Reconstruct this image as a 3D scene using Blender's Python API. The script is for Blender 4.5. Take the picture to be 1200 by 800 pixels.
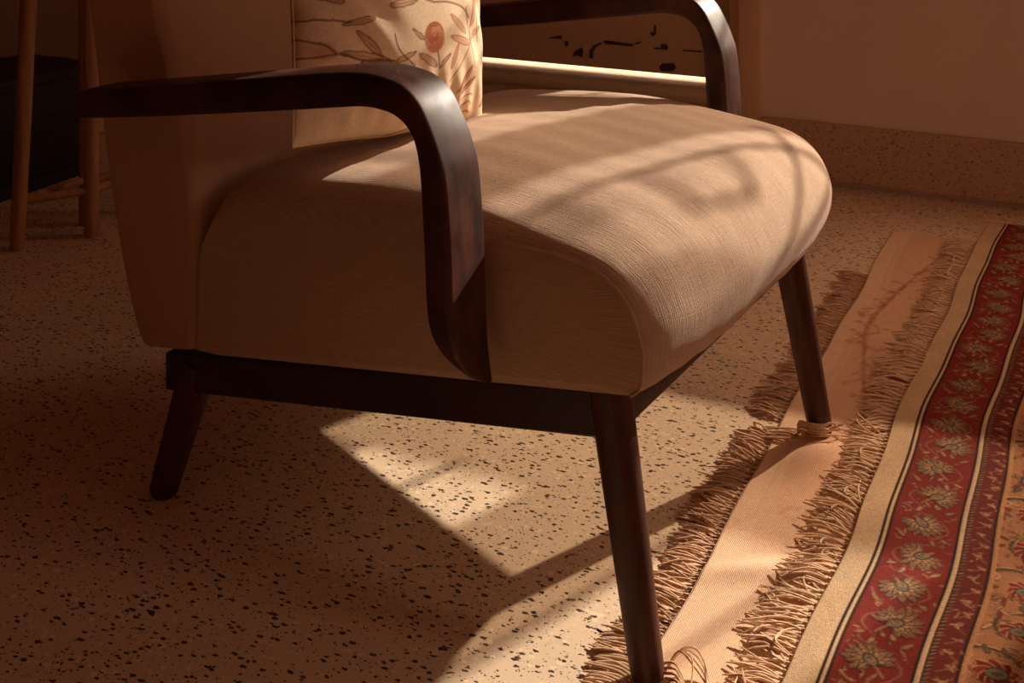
import bpy, bmesh, math, random
import numpy as np
from mathutils import Vector, Matrix

for _o in list(bpy.data.objects):
    bpy.data.objects.remove(_o, do_unlink=True)
random.seed(7)
RNG = np.random.RandomState(11)
SC = bpy.context.scene
COL = SC.collection

# ------------------------------------------------------------------ camera
cam_d = bpy.data.cameras.new('camera')
cam_d.sensor_width = 36.0
cam_d.lens = 43.106
cam_d.shift_y = -0.5014
cam_d.clip_start = 0.02
cam_o = bpy.data.objects.new('camera', cam_d)
cam_o.location = (0.6192, -1.4168, 0.86)
cam_o.rotation_euler = (math.pi / 2, 0, 0.54032)
COL.objects.link(cam_o)
SC.camera = cam_o

# ------------------------------------------------------------------ sky, sun, exposure
world = bpy.data.worlds.new('evening_sky')
SC.world = world
world.use_nodes = True
bg = world.node_tree.nodes['Background']
bg.inputs[0].default_value = (1.0, 0.70, 0.50, 1)
bg.inputs[1].default_value = 5.3

sun_d = bpy.data.lights.new('sun', 'SUN')
sun_d.energy = 8.5
sun_d.color = (1.0, 0.89, 0.72)
sun_d.angle = math.radians(0.8)
sun_o = bpy.data.objects.new('sun', sun_d)
SUN = Vector((-0.30, -1.0, -0.47)).normalized()
sun_o.rotation_euler = SUN.to_track_quat('-Z', 'Y').to_euler()
sun_o.location = (1.5, 5, 3)
COL.objects.link(sun_o)

vs = SC.view_settings
SC.display_settings.display_device = 'sRGB'
vs.view_transform = 'Standard'
vs.look = 'None'
vs.exposure = 0.0
vs.gamma = 1.0
vs.use_curve_mapping = False

PHI = math.atan(0.09)                 # the room is turned a little against the armchair
WALL_O = Vector((0, 1.535, 0))
def room(a, b, z=0.0):                # room frame: a along the far wall, b out through it
    c, s = math.cos(PHI), math.sin(PHI)
    return Vector((a * c - b * s, 1.535 + a * s + b * c, z))

# ------------------------------------------------------------------ helpers
def link(o, parent=None):
    COL.objects.link(o)
    if parent is not None:
        o.parent = parent
    return o

def tag(o, label=None, cat=None, group=None, kind=None):
    if label: o['label'] = label
    if cat: o['category'] = cat
    if group: o['group'] = group
    if kind: o['kind'] = kind
    return o

def empty(name, loc=(0, 0, 0), rz=0.0):
    o = bpy.data.objects.new(name, None)
    o.empty_display_size = 0.05
    o.location = loc
    o.rotation_euler = (0, 0, rz)
    return link(o)

def mesh_obj(name, verts, faces, m, parent=None, smooth=True, uv=None, col=None, auto=None):
    me = bpy.data.meshes.new(name)
    me.from_pydata([tuple(v) for v in verts], [], [tuple(f) for f in faces])
    me.update()
    if smooth:
        me.polygons.foreach_set('use_smooth', [True] * len(me.polygons))
        if auto:
            me.set_sharp_from_angle(angle=math.radians(auto))
    if uv is not None:
        li = np.zeros(len(me.loops), dtype=np.int32)
        me.loops.foreach_get('vertex_index', li)
        ul = me.uv_layers.new(name='weave')
        ul.data.foreach_set('uv', np.asarray(uv, dtype=np.float32)[li].ravel())
    if col is not None:
        at = me.color_attributes.new('print', 'FLOAT_COLOR', 'POINT')
        c4 = np.ones((len(me.vertices), 4), dtype=np.float32)
        c4[:, :3] = col
        at.data.foreach_set('color', c4.ravel())
    me.materials.append(m)
    o = bpy.data.objects.new(name, me)
    return link(o, parent)

class MB:
    """collects shapes for ONE mesh object"""
    def __init__(s):
        s.v, s.f = [], []
    def add(s, vs_, fs_):
        k = len(s.v)
        s.v += [tuple(v) for v in vs_]
        s.f += [tuple(i + k for i in f) for f in fs_]
    def box(s, x0, x1, y0, y1, z0, z1, bev=0.0, mat=None):
        bm = bmesh.new()
        bmesh.ops.create_cube(bm, size=1.0)
        for v in bm.verts:
            v.co = Vector(((x0 + x1) / 2 + v.co.x * (x1 - x0), (y0 + y1) / 2 + v.co.y * (y1 - y0), (z0 + z1) / 2 + v.co.z * (z1 - z0)))
        if bev > 0:
            bmesh.ops.bevel(bm, geom=bm.edges[:], offset=bev, segments=2, profile=0.6, affect='EDGES')
        if mat is not None:
            bm.transform(mat)
        bm.verts.index_update()
        s.add([v.co[:] for v in bm.verts], [[v.index for v in f.verts] for f in bm.faces])
        bm.free()
        return s
    def tube(s, pts, radii, n=10, power=2.0, cap=True, up=None):
        pts = [Vector(p) for p in pts]
        if not hasattr(radii, '__len__'):
            radii = [radii] * len(pts)
        vs_, fs_ = [], []
        t0 = (pts[1] - pts[0]).normalized()
        ref = Vector(up) if up else (Vector((0, 0, 1)) if abs(t0.z) < 0.9 else Vector((1, 0, 0)))
        for i, p in enumerate(pts):
            t = (pts[min(i + 1, len(pts) - 1)] - pts[max(i - 1, 0)]).normalized()
            a = (ref - t * ref.dot(t)).normalized()
            b = t.cross(a)
            ref = a
            for k in range(n):
                w = 2 * math.pi * (k + 0.5) / n
                c, d = math.cos(w), math.sin(w)
                if power != 2.0:
                    q = (abs(c) ** power + abs(d) ** power) ** (-1 / power)
                    c, d = c * q, d * q
                vs_.append(p + (a * c + b * d) * radii[i])
        for i in range(len(pts) - 1):
            for k in range(n):
                k2 = (k + 1) % n
                fs_.append((i * n + k, i * n + k2, (i + 1) * n + k2, (i + 1) * n + k))
        if cap:
            fs_.append(tuple(range(n - 1, -1, -1)))
            m = (len(pts) - 1) * n
            fs_.append(tuple(m + k for k in range(n)))
        s.add(vs_, fs_)
        return s
    def build(s, name, m, parent=None, smooth=True, auto=40):
        return mesh_obj(name, s.v, s.f, m, parent, smooth, auto=auto)

def catmull(P, sub):
    P = np.asarray(P, float)
    out = []
    n = len(P)
    for i in range(n - 1):
        p0, p1, p2, p3 = P[max(i - 1, 0)], P[i], P[i + 1], P[min(i + 2, n - 1)]
        for k in range(sub):
            t = k / sub
            out.append(0.5 * (2 * p1 + (p2 - p0) * t + (2 * p0 - 5 * p1 + 4 * p2 - p3) * t * t + (3 * p1 - p0 - 3 * p2 + p3) * t ** 3))
    out.append(P[-1])
    return np.array(out)

def srgb(r, g, b):
    f = lambda c: c / 12.92 if c <= 0.04045 else ((c + 0.055) / 1.055) ** 2.4
    return (f(r / 255), f(g / 255), f(b / 255))

# ------------------------------------------------------------------ materials
class NT:
    def __init__(s, name, rough=0.7, spec=0.3):
        s.m = bpy.data.materials.new(name)
        s.m.use_nodes = True
        s.t = s.m.node_tree
        s.b = s.t.nodes['Principled BSDF']
        s.b.inputs['Roughness'].default_value = rough
        s.b.inputs['Specular IOR Level'].default_value = spec
    def n(s, typ, **kw):
        nd = s.t.nodes.new(typ)
        for k, v in kw.items():
            if k.startswith('i_'):
                key = k[2:]
                nd.inputs[int(key) if key.isdigit() else key.replace('_', ' ')].default_value = v
            else:
                setattr(nd, k, v)
        return nd
    def l(s, a, b):
        s.t.links.new(a, b)
    def coords(s, kind='Object', scale=(1, 1, 1), rot=(0, 0, 0)):
        tc = s.n('ShaderNodeTexCoord')
        mp = s.n('ShaderNodeMapping')
        mp.inputs['Scale'].default_value = scale
        mp.inputs['Rotation'].default_value = rot
        s.l(tc.outputs[kind], mp.inputs[0])
        return mp.outputs[0]
    def noise(s, co, scale, detail=3.0, rough=0.55):
        nd = s.n('ShaderNodeTexNoise')
        nd.inputs['Scale'].default_value = scale
        nd.inputs['Detail'].default_value = detail
        nd.inputs['Roughness'].default_value = rough
        s.l(co, nd.inputs['Vector'])
        return nd.outputs[0]
    def ramp(s, fac, stops, interp='LINEAR'):
        r = s.n('ShaderNodeValToRGB')
        cr = r.color_ramp
        cr.interpolation = interp
        while len(cr.elements) < len(stops):
            cr.elements.new(0.5)
        for e, (p, c) in zip(cr.elements, stops):
            e.position = p
            e.color = (c[0], c[1], c[2], 1) if hasattr(c, '__len__') else (c, c, c, 1)
        s.l(fac, r.inputs[0])
        return r.outputs[0]
    def mix(s, fac, a, b, blend='MIX'):
        m = s.n('ShaderNodeMix', data_type='RGBA', blend_type=blend)
        for sock, v in ((m.inputs[0], fac), (m.inputs[6], a), (m.inputs[7], b)):
            if hasattr(v, 'is_output'):
                s.l(v, sock)
            elif hasattr(v, '__len__'):
                sock.default_value = (v[0], v[1], v[2], 1)
            else:
                sock.default_value = v
        return m.outputs[2]
    def calc(s, op, a, b=None, c=None):
        m = s.n('ShaderNodeMath', operation=op)
        for i, v in enumerate((a, b, c)):
            if v is None: continue
            if hasattr(v, 'is_output'): s.l(v, m.inputs[i])
            else: m.inputs[i].default_value = v
        return m.outputs[0]
    def bump(s, h, strength=0.3, dist=0.001, prev=None):
        b = s.n('ShaderNodeBump')
        b.inputs['Strength'].default_value = strength
        b.inputs['Distance'].default_value = dist
        s.l(h, b.inputs['Height'])
        if prev is not None: s.l(prev, b.inputs['Normal'])
        return b.outputs[0]
    def color(s, c):
        if hasattr(c, 'is_output'): s.l(c, s.b.inputs['Base Color'])
        else: s.b.inputs['Base Color'].default_value = (c[0], c[1], c[2], 1)
    def normal(s, c):
        s.l(c, s.b.inputs['Normal'])

def mat_terrazzo(name, base, scale=1.0, rough=0.45, chip=1.0):
    q = NT(name, rough, 0.35)
    co = q.coords()
    nz = q.n('ShaderNodeTexNoise'); nz.inputs['Scale'].default_value = 170 * scale; nz.inputs['Detail'].default_value = 2
    q.l(co, nz.inputs['Vector'])
    off = q.n('ShaderNodeVectorMath', operation='MULTIPLY_ADD')
    q.l(nz.outputs[1], off.inputs[0])
    off.inputs[1].default_value = (0.0085 / scale,) * 3
    q.l(co, off.inputs[2])
    def layer(sc, rot, sx, pick, r0, r1):
        mp = q.n('ShaderNodeMapping')
        mp.inputs['Scale'].default_value = (sx, 1, 1)
        mp.inputs['Rotation'].default_value = (0.2, 0.1, rot)
        q.l(off.outputs[0], mp.inputs[0])
        vo = q.n('ShaderNodeTexVoronoi'); vo.inputs['Scale'].default_value = sc * scale
        q.l(mp.outputs[0], vo.inputs['Vector'])
        sp = q.n('ShaderNodeSeparateColor'); q.l(vo.outputs['Color'], sp.inputs[0])
        rad = q.calc('MULTIPLY_ADD', sp.outputs[1], r1, r0)
        ins = q.calc('LESS_THAN', vo.outputs['Distance'], rad)
        sel = q.calc('GREATER_THAN', sp.outputs[0], pick)
        return q.calc('MULTIPLY', ins, sel), sp.outputs[2]
    pale, pv = layer(70, 0.4, 0.8, 0.25, 0.20, 0.25)
    fine = q.noise(co, 420 * scale, 2)
    cloud = q.noise(co, 3.1, 4)
    c = q.mix(q.ramp(cloud, [(0.3, 0.0), (0.7, 1.0)]), base, tuple(x * 0.86 for x in base))
    c = q.mix(q.ramp(fine, [(0.40, 0.0), (0.62, 0.22)]), c, tuple(x * 0.55 for x in base))
    c = q.mix(q.calc('MULTIPLY', pale, 0.6), c, q.mix(pv, tuple(min(1, x * 1.3) for x in base), tuple(x * 0.7 for x in base)))
    for sc, rot, sx, pick, r0, r1 in ((88, 0.5, 0.55, 0.42, 0.09, 0.24), (80, 2.0, 0.5, 0.46, 0.09, 0.24), (70, 3.4, 0.45, 0.62, 0.08, 0.22), (190, 1.1, 0.7, 0.62, 0.12, 0.22)):
        m_, v_ = layer(sc, rot, sx, pick, r0, r1)
        c = q.mix(q.calc('MULTIPLY', m_, chip), c, q.mix(v_, srgb(38, 24, 20), srgb(92, 56, 40)))
    q.color(c)
    rr = q.ramp(fine, [(0.3, rough - 0.05), (0.7, rough + 0.12)])
    q.l(rr, q.b.inputs['Roughness'])
    q.normal(q.bump(q.noise(co, 60 * scale, 4), 0.10, 0.002))
    return q.m

def mat_fabric(name, base, kind='UV', amp=1.0):
    q = NT(name, 0.9, 0.15)
    uv = q.coords(kind, (1, 1, 1))
    def streak(sx, sy, det=2):
        mp = q.n('ShaderNodeMapping'); mp.inputs['Scale'].default_value = (sx, sy, sx)
        q.l(uv, mp.inputs[0])
        return q.noise(mp.outputs[0], 1.0, det)
    st = streak(42, 700)
    wf = streak(620, 60)
    slub = streak(9, 190, 3)
    weave = streak(900, 900, 1)
    h = q.calc('MULTIPLY_ADD', st, 0.7, q.calc('MULTIPLY_ADD', slub, 0.16, q.calc('MULTIPLY_ADD', wf, 0.3, q.calc('MULTIPLY', weave, 0.5))))
    tone = q.ramp(h, [(0.52, 0.0), (1.05, 1.0)])
    c = q.mix(tone, tuple(x * (1 - .28 * amp) for x in base), tuple(min(1, x * (1 + .12 * amp)) for x in base))
    q.color(c)
    q.b.inputs['Sheen Weight'].default_value = 0.12
    q.b.inputs['Sheen Roughness'].default_value = 0.5
    q.normal(q.bump(h, 0.75 * amp, 0.0016))
    return q.m

def mat_wood(name, dark, light, rough=0.3, along=(4, 60, 60), spec=0.5, wear=0.0):
    q = NT(name, rough, spec)
    co = q.coords('Object', along)
    g = q.noise(co, 1.6, 5, 0.6)
    c = q.mix(q.ramp(g, [(0.35, 0.0), (0.68, 1.0)]), dark, light)
    co2 = q.coords('Object', (1, 1, 1))
    if wear > 0:
        sp = q.noise(co2, 95, 3)
        c = q.mix(q.ramp(sp, [(0.69, 0.0), (0.75, wear)]), c, srgb(150, 105, 75))
    q.color(c)
    q.l(q.ramp(q.noise(co2, 30, 4), [(0.3, rough - 0.05), (0.75, rough + 0.14)]), q.b.inputs['Roughness'])
    q.normal(q.bump(g, 0.12, 0.001))
    return q.m

def mat_paint(name, base, rough=0.75, blotch=0.12, peel=None):
    q = NT(name, rough, 0.25)
    co = q.coords()
    cl = q.noise(co, 2.3, 5)
    c = q.mix(q.ramp(cl, [(0.3, 0.0), (0.7, 1.0)]), base, tuple(x * (1 - blotch) for x in base))
    fine = q.noise(co, 140, 3)
    c = q.mix(q.ramp(fine, [(0.45, 0.0), (0.7, 0.18)]), c, tuple(x * 0.7 for x in base))
    q.color(c)
    q.normal(q.bump(q.noise(co, 55, 5), 0.15, 0.002))
    return q.m

def mat_print(name, rough=0.9, weave=(900, 900), strength=0.4, kind='UV', rib=None):
    q = NT(name, rough, 0.12)
    at = q.n('ShaderNodeAttribute'); at.attribute_name = 'print'
    uv = q.coords(kind)
    mp = q.n('ShaderNodeMapping'); mp.inputs['Scale'].default_value = (weave[0], weave[1], weave[0])
    q.l(uv, mp.inputs[0])
    w = q.noise(mp.outputs[0], 1.0, 2)
    sp = q.noise(uv, 160, 2)
    h = q.calc('MULTIPLY_ADD', sp, 0.4, w)
    if rib:
        wv = q.n('ShaderNodeTexWave', wave_type='BANDS', bands_direction=rib[0])
        wv.inputs['Scale'].default_value = rib[1]
        wv.inputs['Distortion'].default_value = 1.2
        wv.inputs['Detail'].default_value = 1.0
        wv.inputs['Detail Scale'].default_value = 3.0
        q.l(uv, wv.inputs[0])
        h = q.calc('MULTIPLY_ADD', wv.outputs[1], 0.55, h)
    dark = q.mix(1.0, at.outputs[0], (0.72, 0.68, 0.64), 'MULTIPLY')
    c = q.mix(q.ramp(h, [(0.45, 0.0), (0.95, 1.0)]), dark, at.outputs[0])
    q.color(c)
    q.normal(q.bump(h, strength, 0.0012))
    return q.m

M = {}
M['floor'] = mat_terrazzo('terrazzo_floor', srgb(232, 200, 168), 1.68)
M['skirting'] = mat_terrazzo('terrazzo_skirting', srgb(206, 166, 136), 2.1, 0.6, 0.6)
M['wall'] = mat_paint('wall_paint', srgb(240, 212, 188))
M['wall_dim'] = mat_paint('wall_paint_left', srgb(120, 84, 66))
M['wall_dark'] = mat_paint('wall_paint_umber', srgb(204, 162, 142))
M['ceiling'] = mat_paint('ceiling_paint', srgb(210, 168, 142))
M['door_paint'] = mat_paint('door_paint', srgb(206, 168, 136), 0.7, 0.2)
M['frame_paint'] = mat_paint('frame_paint', srgb(226, 186, 152), 0.6, 0.1)
M['scuff'] = mat_paint('bare_scuffed_wood', srgb(84, 52, 36), 0.8, 0.3)
M['sill_stone'] = mat_paint('sill_stone', srgb(205, 180, 150), 0.5, 0.12)
M['fabric'] = mat_fabric('seat_fabric', srgb(188, 154, 128))
M['fabric_back'] = mat_fabric('back_fabric', srgb(182, 140, 116), 'UV', .35)
M['wood'] = mat_wood('dark_varnished_wood', srgb(38, 18, 13), srgb(60, 29, 20), 0.44, (4, 40, 40))
M['arm_wood'] = mat_wood('dark_bentwood', srgb(44, 20, 14), srgb(84, 42, 29), 0.46, (9, 30, 9), 0.22, 0.5)
M['leg_wood'] = mat_wood('leg_wood', srgb(54, 26, 19), srgb(86, 42, 29), 0.46, (40, 40, 4), 0.32)
M['stool_wood'] = mat_wood('pale_stool_wood', srgb(150, 104, 72), srgb(186, 136, 98), 0.55, (40, 40, 3), 0.3)
M['chest_wood'] = mat_wood('chest_wood', srgb(24, 12, 11), srgb(36, 19, 15), 0.5, (40, 4, 40), 0.3)
M['iron'] = NT('grille_iron', 0.5, 0.4).m
M['iron'].node_tree.nodes['Principled BSDF'].inputs['Base Color'].default_value = (0.03, 0.022, 0.018, 1)
M['pillow'] = mat_print('pillow_cotton', 0.9, (700, 700), 0.25)
M['beige_rug'] = mat_print('flatweave_wool', 0.95, (380, 900), 0.45, rib=('X', 150))
M['red_rug'] = mat_print('pile_wool', 0.95, (650, 650), 0.75)
def mat_yarn(name, base):
    q = NT(name, 0.9, 0.1)
    co = q.coords('Object')
    q.color(q.mix(q.ramp(q.noise(co, 120, 2), [(0.35, 0.0), (0.65, 1.0)]), tuple(x * 0.78 for x in base), base))
    q.normal(q.bump(q.noise(co, 900, 2), 0.5, 0.0008))
    return q.m
M['yarn'] = mat_yarn('fringe_yarn', srgb(232, 194, 160))
M['yarn_grey'] = mat_yarn('fringe_yarn_faded', srgb(214, 172, 140))

def mat_sun_filter(name, tint, thru, spread):
    q = NT(name, 0.9, 0.0)
    tr = q.n('ShaderNodeBsdfTransparent'); tr.inputs[0].default_value = (1, .90, .80, 1)
    tl = q.n('ShaderNodeBsdfTranslucent'); tl.inputs[0].default_value = (*tint, 1)
    df = q.n('ShaderNodeBsdfDiffuse'); df.inputs[0].default_value = (*tint, 1)
    m1 = q.n('ShaderNodeMixShader'); m1.inputs[0].default_value = spread
    q.l(df.outputs[0], m1.inputs[1]); q.l(tl.outputs[0], m1.inputs[2])
    m2 = q.n('ShaderNodeMixShader'); m2.inputs[0].default_value = thru
    q.l(m1.outputs[0], m2.inputs[1]); q.l(tr.outputs[0], m2.inputs[2])
    q.l(m2.outputs[0], q.t.nodes['Material Output'].inputs[0])
    return q.m
M['sun_filter'] = mat_sun_filter('sun_filter_cloth', srgb(225, 205, 175), 0.46, 0.16)  # see-through sheet added to give the half-lit areas
M['sun_block'] = NT('sun_block_cloth', 0.95, 0.1).m  # opaque sheet added to keep the sun off the backrest and left floor
M['sun_block'].node_tree.nodes['Principled BSDF'].inputs['Base Color'].default_value = (*srgb(120, 78, 54), 1)

# unseen panels added to shape the sunlight, and the far window's grille (room frame: a along the wall, z up)
LIGHT_PANELS = [
    ('sun_block', [(.7, -.44)], [(.765, .055), (1.45, .178), (1.74, .23)], .765, 1.73, 'sun_block'),
    ('sun_filter_panel', [(.7, .305)], [(.765, .535), (.95, .53), (1.12, .472), (1.74, .472)], .765, 1.73, 'sun_filter'),
    ('sun_filter_panel', [(.7, .80)], [(.7, .985)], .765, 1.73, 'sun_filter'),
    ('sun_filter_panel', [(.3, -.03)], [(.3, .985)], .575, .765, 'sun_filter'),
    ('sun_block', [(.3, -.44)], [(.3, -.03)], .575, .765, 'sun_block'),
]
BARS = [((.542, .77), (.542, 1.72), .0055), ((.692, .77), (.692, 1.72), .005), ((.20, .77), (.20, 1.72), .005),
        ((.545, 1.282), (.640, 1.282), .0055), ((.545, 1.217), (.632, 1.213), .0055), ((.638, 1.284), (.630, 1.211), .0055),
        ((.545, 1.338), (.615, 1.340), .0055), ((.46, 1.112), (.80, 1.150), .0055), ((.08, 1.122), (.32, 1.13), .0055), ((.08, 1.30), (.32, 1.31), .0055), ((.08, 1.40), (.32, 1.40), .005)]
CURVES = [[(.56, 1.03), (.596, 1.058), (.64, 1.098), (.685, 1.16)]]
STOOL_FEET = [(-1.009, 2.50), (-.885, 2.58), (-.80, 2.74), (-.924, 2.66)]
SCUFFS_PX =  [[(-1.012, 0.288), (-0.986, 0.296), (-0.97, 0.299), (-0.972, 0.289), (-0.985, 0.289)], [(-0.96, 0.277), (-0.953, 0.286), (-0.951, 0.277), (-0.957, 0.268)], [(-0.938, 0.244), (-0.932, 0.259), (-0.911, 0.271), (-0.908, 0.261), (-0.912, 0.244), (-0.925, 0.249)], [(-0.891, 0.244), (-0.889, 0.265), (-0.878, 0.279), (-0.857, 0.289), (-0.856, 0.284), (-0.873, 0.274), (-0.879, 0.26), (-0.88, 0.245)], [(-0.852, 0.291), (-0.844, 0.295), (-0.765, 0.291), (-0.768, 0.285), (-0.844, 0.286)], [(-0.761, 0.294), (-0.745, 0.299), (-0.744, 0.296), (-0.76, 0.29)], [(-0.719, 0.325), (-0.708, 0.326), (-0.708, 0.345), (-0.703, 0.345), (-0.703, 0.323), (-0.711, 0.315)], [(-0.689, 0.297), (-0.676, 0.298), (-0.67, 0.29), (-0.673, 0.283), (-0.687, 0.283)], [(-0.708, 0.287), (-0.689, 0.287), (-0.689, 0.284), (-0.708, 0.283)], [(-0.631, 0.287), (-0.579, 0.288), (-0.579, 0.284), (-0.63, 0.284)], [(-0.694, 0.238), (-0.686, 0.247), (-0.654, 0.25), (-0.648, 0.238), (-0.657, 0.229), (-0.69, 0.227)], [(-0.964, 0.282), (-0.96, 0.285), (-0.957, 0.282), (-0.961, 0.278)]]
PRINT = {'line': [[(-0.223, 0.1246), (-0.2011, 0.1252), (-0.1708, 0.123), (-0.1363, 0.1255)], [(-0.2011, 0.1252), (-0.1883, 0.12), (-0.1727, 0.1144)], [(-0.0637, 0.1422), (-0.059, 0.1261), (-0.0463, 0.1133), (-0.0303, 0.1011)], [(-0.0835, 0.1202), (-0.0708, 0.1116), (-0.0623, 0.1045)], [(-0.1334, 0.1262), (-0.1029, 0.115), (-0.0618, 0.1107)], [(0.0744, 0.166), (0.0777, 0.1466), (0.0842, 0.1236), (0.1014, 0.0847)], [(0.0107, 0.114), (0.0145, 0.1028), (0.0168, 0.0917)], [(0.0838, 0.1202), (0.0677, 0.0972), (0.0432, 0.0724)], [(0.1104, 0.1726), (0.104, 0.1445), (0.1102, 0.1178)], [(0.0962, 0.1736), (0.0864, 0.1459), (0.0824, 0.1237)], [(0.093, 0.089), (0.079, 0.0715), (0.0653, 0.0554)], [(0.1073, 0.0727), (0.0887, 0.0637), (0.0755, 0.0541)], [(0.0832, 0.0443), (0.0979, 0.0502), (0.1136, 0.0471)], [(0.0875, 0.0348), (0.1021, 0.0396), (0.1159, 0.0344)], [(0.0917, 0.0242), (0.1061, 0.0267), (0.1183, 0.0228)], [(0.0067, 0.1774), (0.0362, 0.1754), (0.0659, 0.1666), (0.0817, 0.152)], [(-0.0273, 0.1904), (-0.0121, 0.183), (0.0067, 0.1774)], [(-0.188, 0.163), (-0.1539, 0.1682), (-0.1194, 0.1624)], [(-0.1664, 0.1463), (-0.1465, 0.1375), (-0.1362, 0.1265)]], 'leaf': [[(-0.0835, 0.1192), (-0.113, 0.1517)], [(-0.0795, 0.1136), (-0.1333, 0.1272)], [(-0.0694, 0.1094), (-0.1117, 0.1128)], [(0.0729, 0.1325), (0.038, 0.1598)], [(0.0819, 0.1182), (0.037, 0.1312)], [(0.0414, 0.089), (0.0546, 0.1207)], [(0.0858, 0.1403), (0.1073, 0.1774)], [(0.0823, 0.1226), (0.1158, 0.1379)], [(-0.0698, 0.1783), (-0.0233, 0.1815)], [(-0.0135, 0.1314), (-0.0357, 0.1472)], [(0.0689, 0.0572), (0.0946, 0.0877)], [(0.0772, 0.0539), (0.1073, 0.0727)], [(-0.062, 0.1086), (-0.0289, 0.1179)], [(0.0123, 0.0965), (-0.0244, 0.1153)], [(0.017, 0.0938), (0.0383, 0.1091)], [(-0.175, 0.1205), (-0.2168, 0.1211)], [(-0.1261, 0.1863), (-0.1585, 0.2006)], [(-0.0902, 0.1652), (-0.128, 0.1601)], [(-0.2085, 0.1501), (-0.185, 0.1677)]], 'rose': [(0.0043, 0.133)], 'blot': [(-0.2088, 0.1453), (-0.1474, 0.1246), (-0.171, 0.1765), (-0.0076, 0.1083)]}

# ================================================================== room
def struct(name, mb, m, smooth=False, rot=True):
    o = mb.build(name, m, None, smooth)
    if rot:
        o.location = WALL_O
        o.rotation_euler = (0, 0, PHI)
    o['kind'] = 'structure'
    return o

# room frame limits
A0, A1, B0 = -2.20, 2.40, -4.60
CEIL = 2.65
DA0, DA1, DZ1 = -1.46, -0.466, 2.08        # door opening
SILL_Z = 0.205
WA0, WA1, WZ0, WZ1 = -0.455, 1.00, 0.56, 1.74    # hole for the window in the far wall

struct('floor', MB().box(A0 - .2, A1 + .2, B0 - .2, 0.35, -0.08, 0.0), M['floor'])
struct('ceiling', MB().box(A0 - .2, A1 + .2, B0 - .2, 0.22, CEIL, CEIL + .1), M['ceiling'])
T = 0.20
w = MB()
w.box(A0 - .2, DA0, 0, T, 0, CEIL)
w.box(DA0, DA1, 0, T, DZ1, CEIL)
w.box(DA0, DA1, 0, T, 0.0, 0.12)
w.box(DA1, WA0, 0, T, 0, CEIL)
w.box(WA0, WA1, 0, T, 0, WZ0)
w.box(WA0, WA1, 0, T, WZ1, CEIL)
w.box(WA1, A1 + .2, 0, T, 0, CEIL)
struct('wall_far', w, M['wall'])
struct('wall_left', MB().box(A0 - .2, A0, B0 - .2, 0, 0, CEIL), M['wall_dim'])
struct('wall_near', MB().box(A0, A1, B0 - .2, B0, 0, CEIL), M['wall_dark'])
RB0, RB1, RZ0, RZ1 = -2.0, -1.30, 1.0, 2.05          # window added in the unseen right wall to brighten the room
w = MB()
w.box(A1, A1 + .2, RB1, 0, 0, CEIL)
w.box(A1, A1 + .2, B0 - .2, RB0, 0, CEIL)
w.box(A1, A1 + .2, RB0, RB1, 0, RZ0)
w.box(A1, A1 + .2, RB0, RB1, RZ1, CEIL)
struct('wall_right', w, M['wall'])
struct('fill_window', MB().box(A1 + .05, A1 + .11, RB0, RB0 + .04, RZ0, RZ1).box(A1 + .05, A1 + .11, RB1 - .04, RB1, RZ0, RZ1)
       .box(A1 + .05, A1 + .11, RB0, RB1, RZ1 - .04, RZ1).box(A1 + .05, A1 + .11, RB0, RB1, RZ0, RZ0 + .04), M['frame_paint'])  # frame of the added fill-light opening
pd2 = bpy.data.lights.new('side_portal', 'AREA')
pd2.shape = 'RECTANGLE'; pd2.size = RZ1 - RZ0; pd2.size_y = RB1 - RB0
pd2.cycles.is_portal = True
po2 = bpy.data.objects.new('side_portal', pd2)
po2.location = room(A1 + .13, (RB0 + RB1) / 2, (RZ0 + RZ1) / 2)
po2.rotation_euler = (0, math.pi / 2, PHI)
COL.objects.link(po2)

# skirting of the far wall right of the door, and of the left wall
struct('baseboard_far', MB().box(-0.41, A1, -0.018, 0.0, 0.014, 0.15, 0.003), M['skirting'])
struct('baseboard_left', MB().box(A0, A0 + .012, B0, 0.0, 0.004, 0.10, 0.002), M['skirting'])

# door: casing, stop, leaf with rails and scuffs, raised stone sill
door = struct('door_1', MB().box(DA0, DA1, 0.05, 0.09, SILL_Z + 0.015, DZ1, 0.002), M['door_paint'])
def dpart(name, mb, m):
    return mb.build(name, m, door, True)
dpart('casing', MB().box(DA1, DA1 + .056, -0.016, 0.0, 0.0, DZ1 + .05, 0.003), M['frame_paint'])
dpart('casing', MB().box(DA0 - .056, DA0, -0.016, 0.0, 0.0, DZ1 + .05, 0.003), M['frame_paint'])
dpart('casing', MB().box(DA0, DA1, -0.016, 0.0, DZ1, DZ1 + .05, 0.003), M['frame_paint'])
dpart('door_stop', MB().box(DA1 - .03, DA1, 0.012, 0.05, SILL_Z, DZ1, 0.002), M['frame_paint'])
dpart('door_stop', MB().box(DA0, DA0 + .03, 0.012, 0.05, SILL_Z, DZ1, 0.002), M['frame_paint'])
# rounded nose sill
prof = [(0.30, SILL_Z), (-0.004, SILL_Z), (-0.014, SILL_Z - .003), (-0.021, SILL_Z - .010), (-0.024, SILL_Z - .02), (-0.021, SILL_Z - .031),
        (-0.014, SILL_Z - .038), (-0.004, SILL_Z - .041), (0.0, SILL_Z - .043), (0.0, 0.121), (0.30, 0.121)]
n = len(prof)
mb = MB()
mb.add([(DA0 + .001, b, z) for b, z in prof] + [(DA1 - .001, b, z) for b, z in prof],
       [(i, (i + 1) % n, n + (i + 1) % n, n + i) for i in range(n)] + [tuple(range(n - 1, -1, -1)), tuple(range(n, 2 * n))])
dpart('door_sill', mb, M['sill_stone'])
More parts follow.
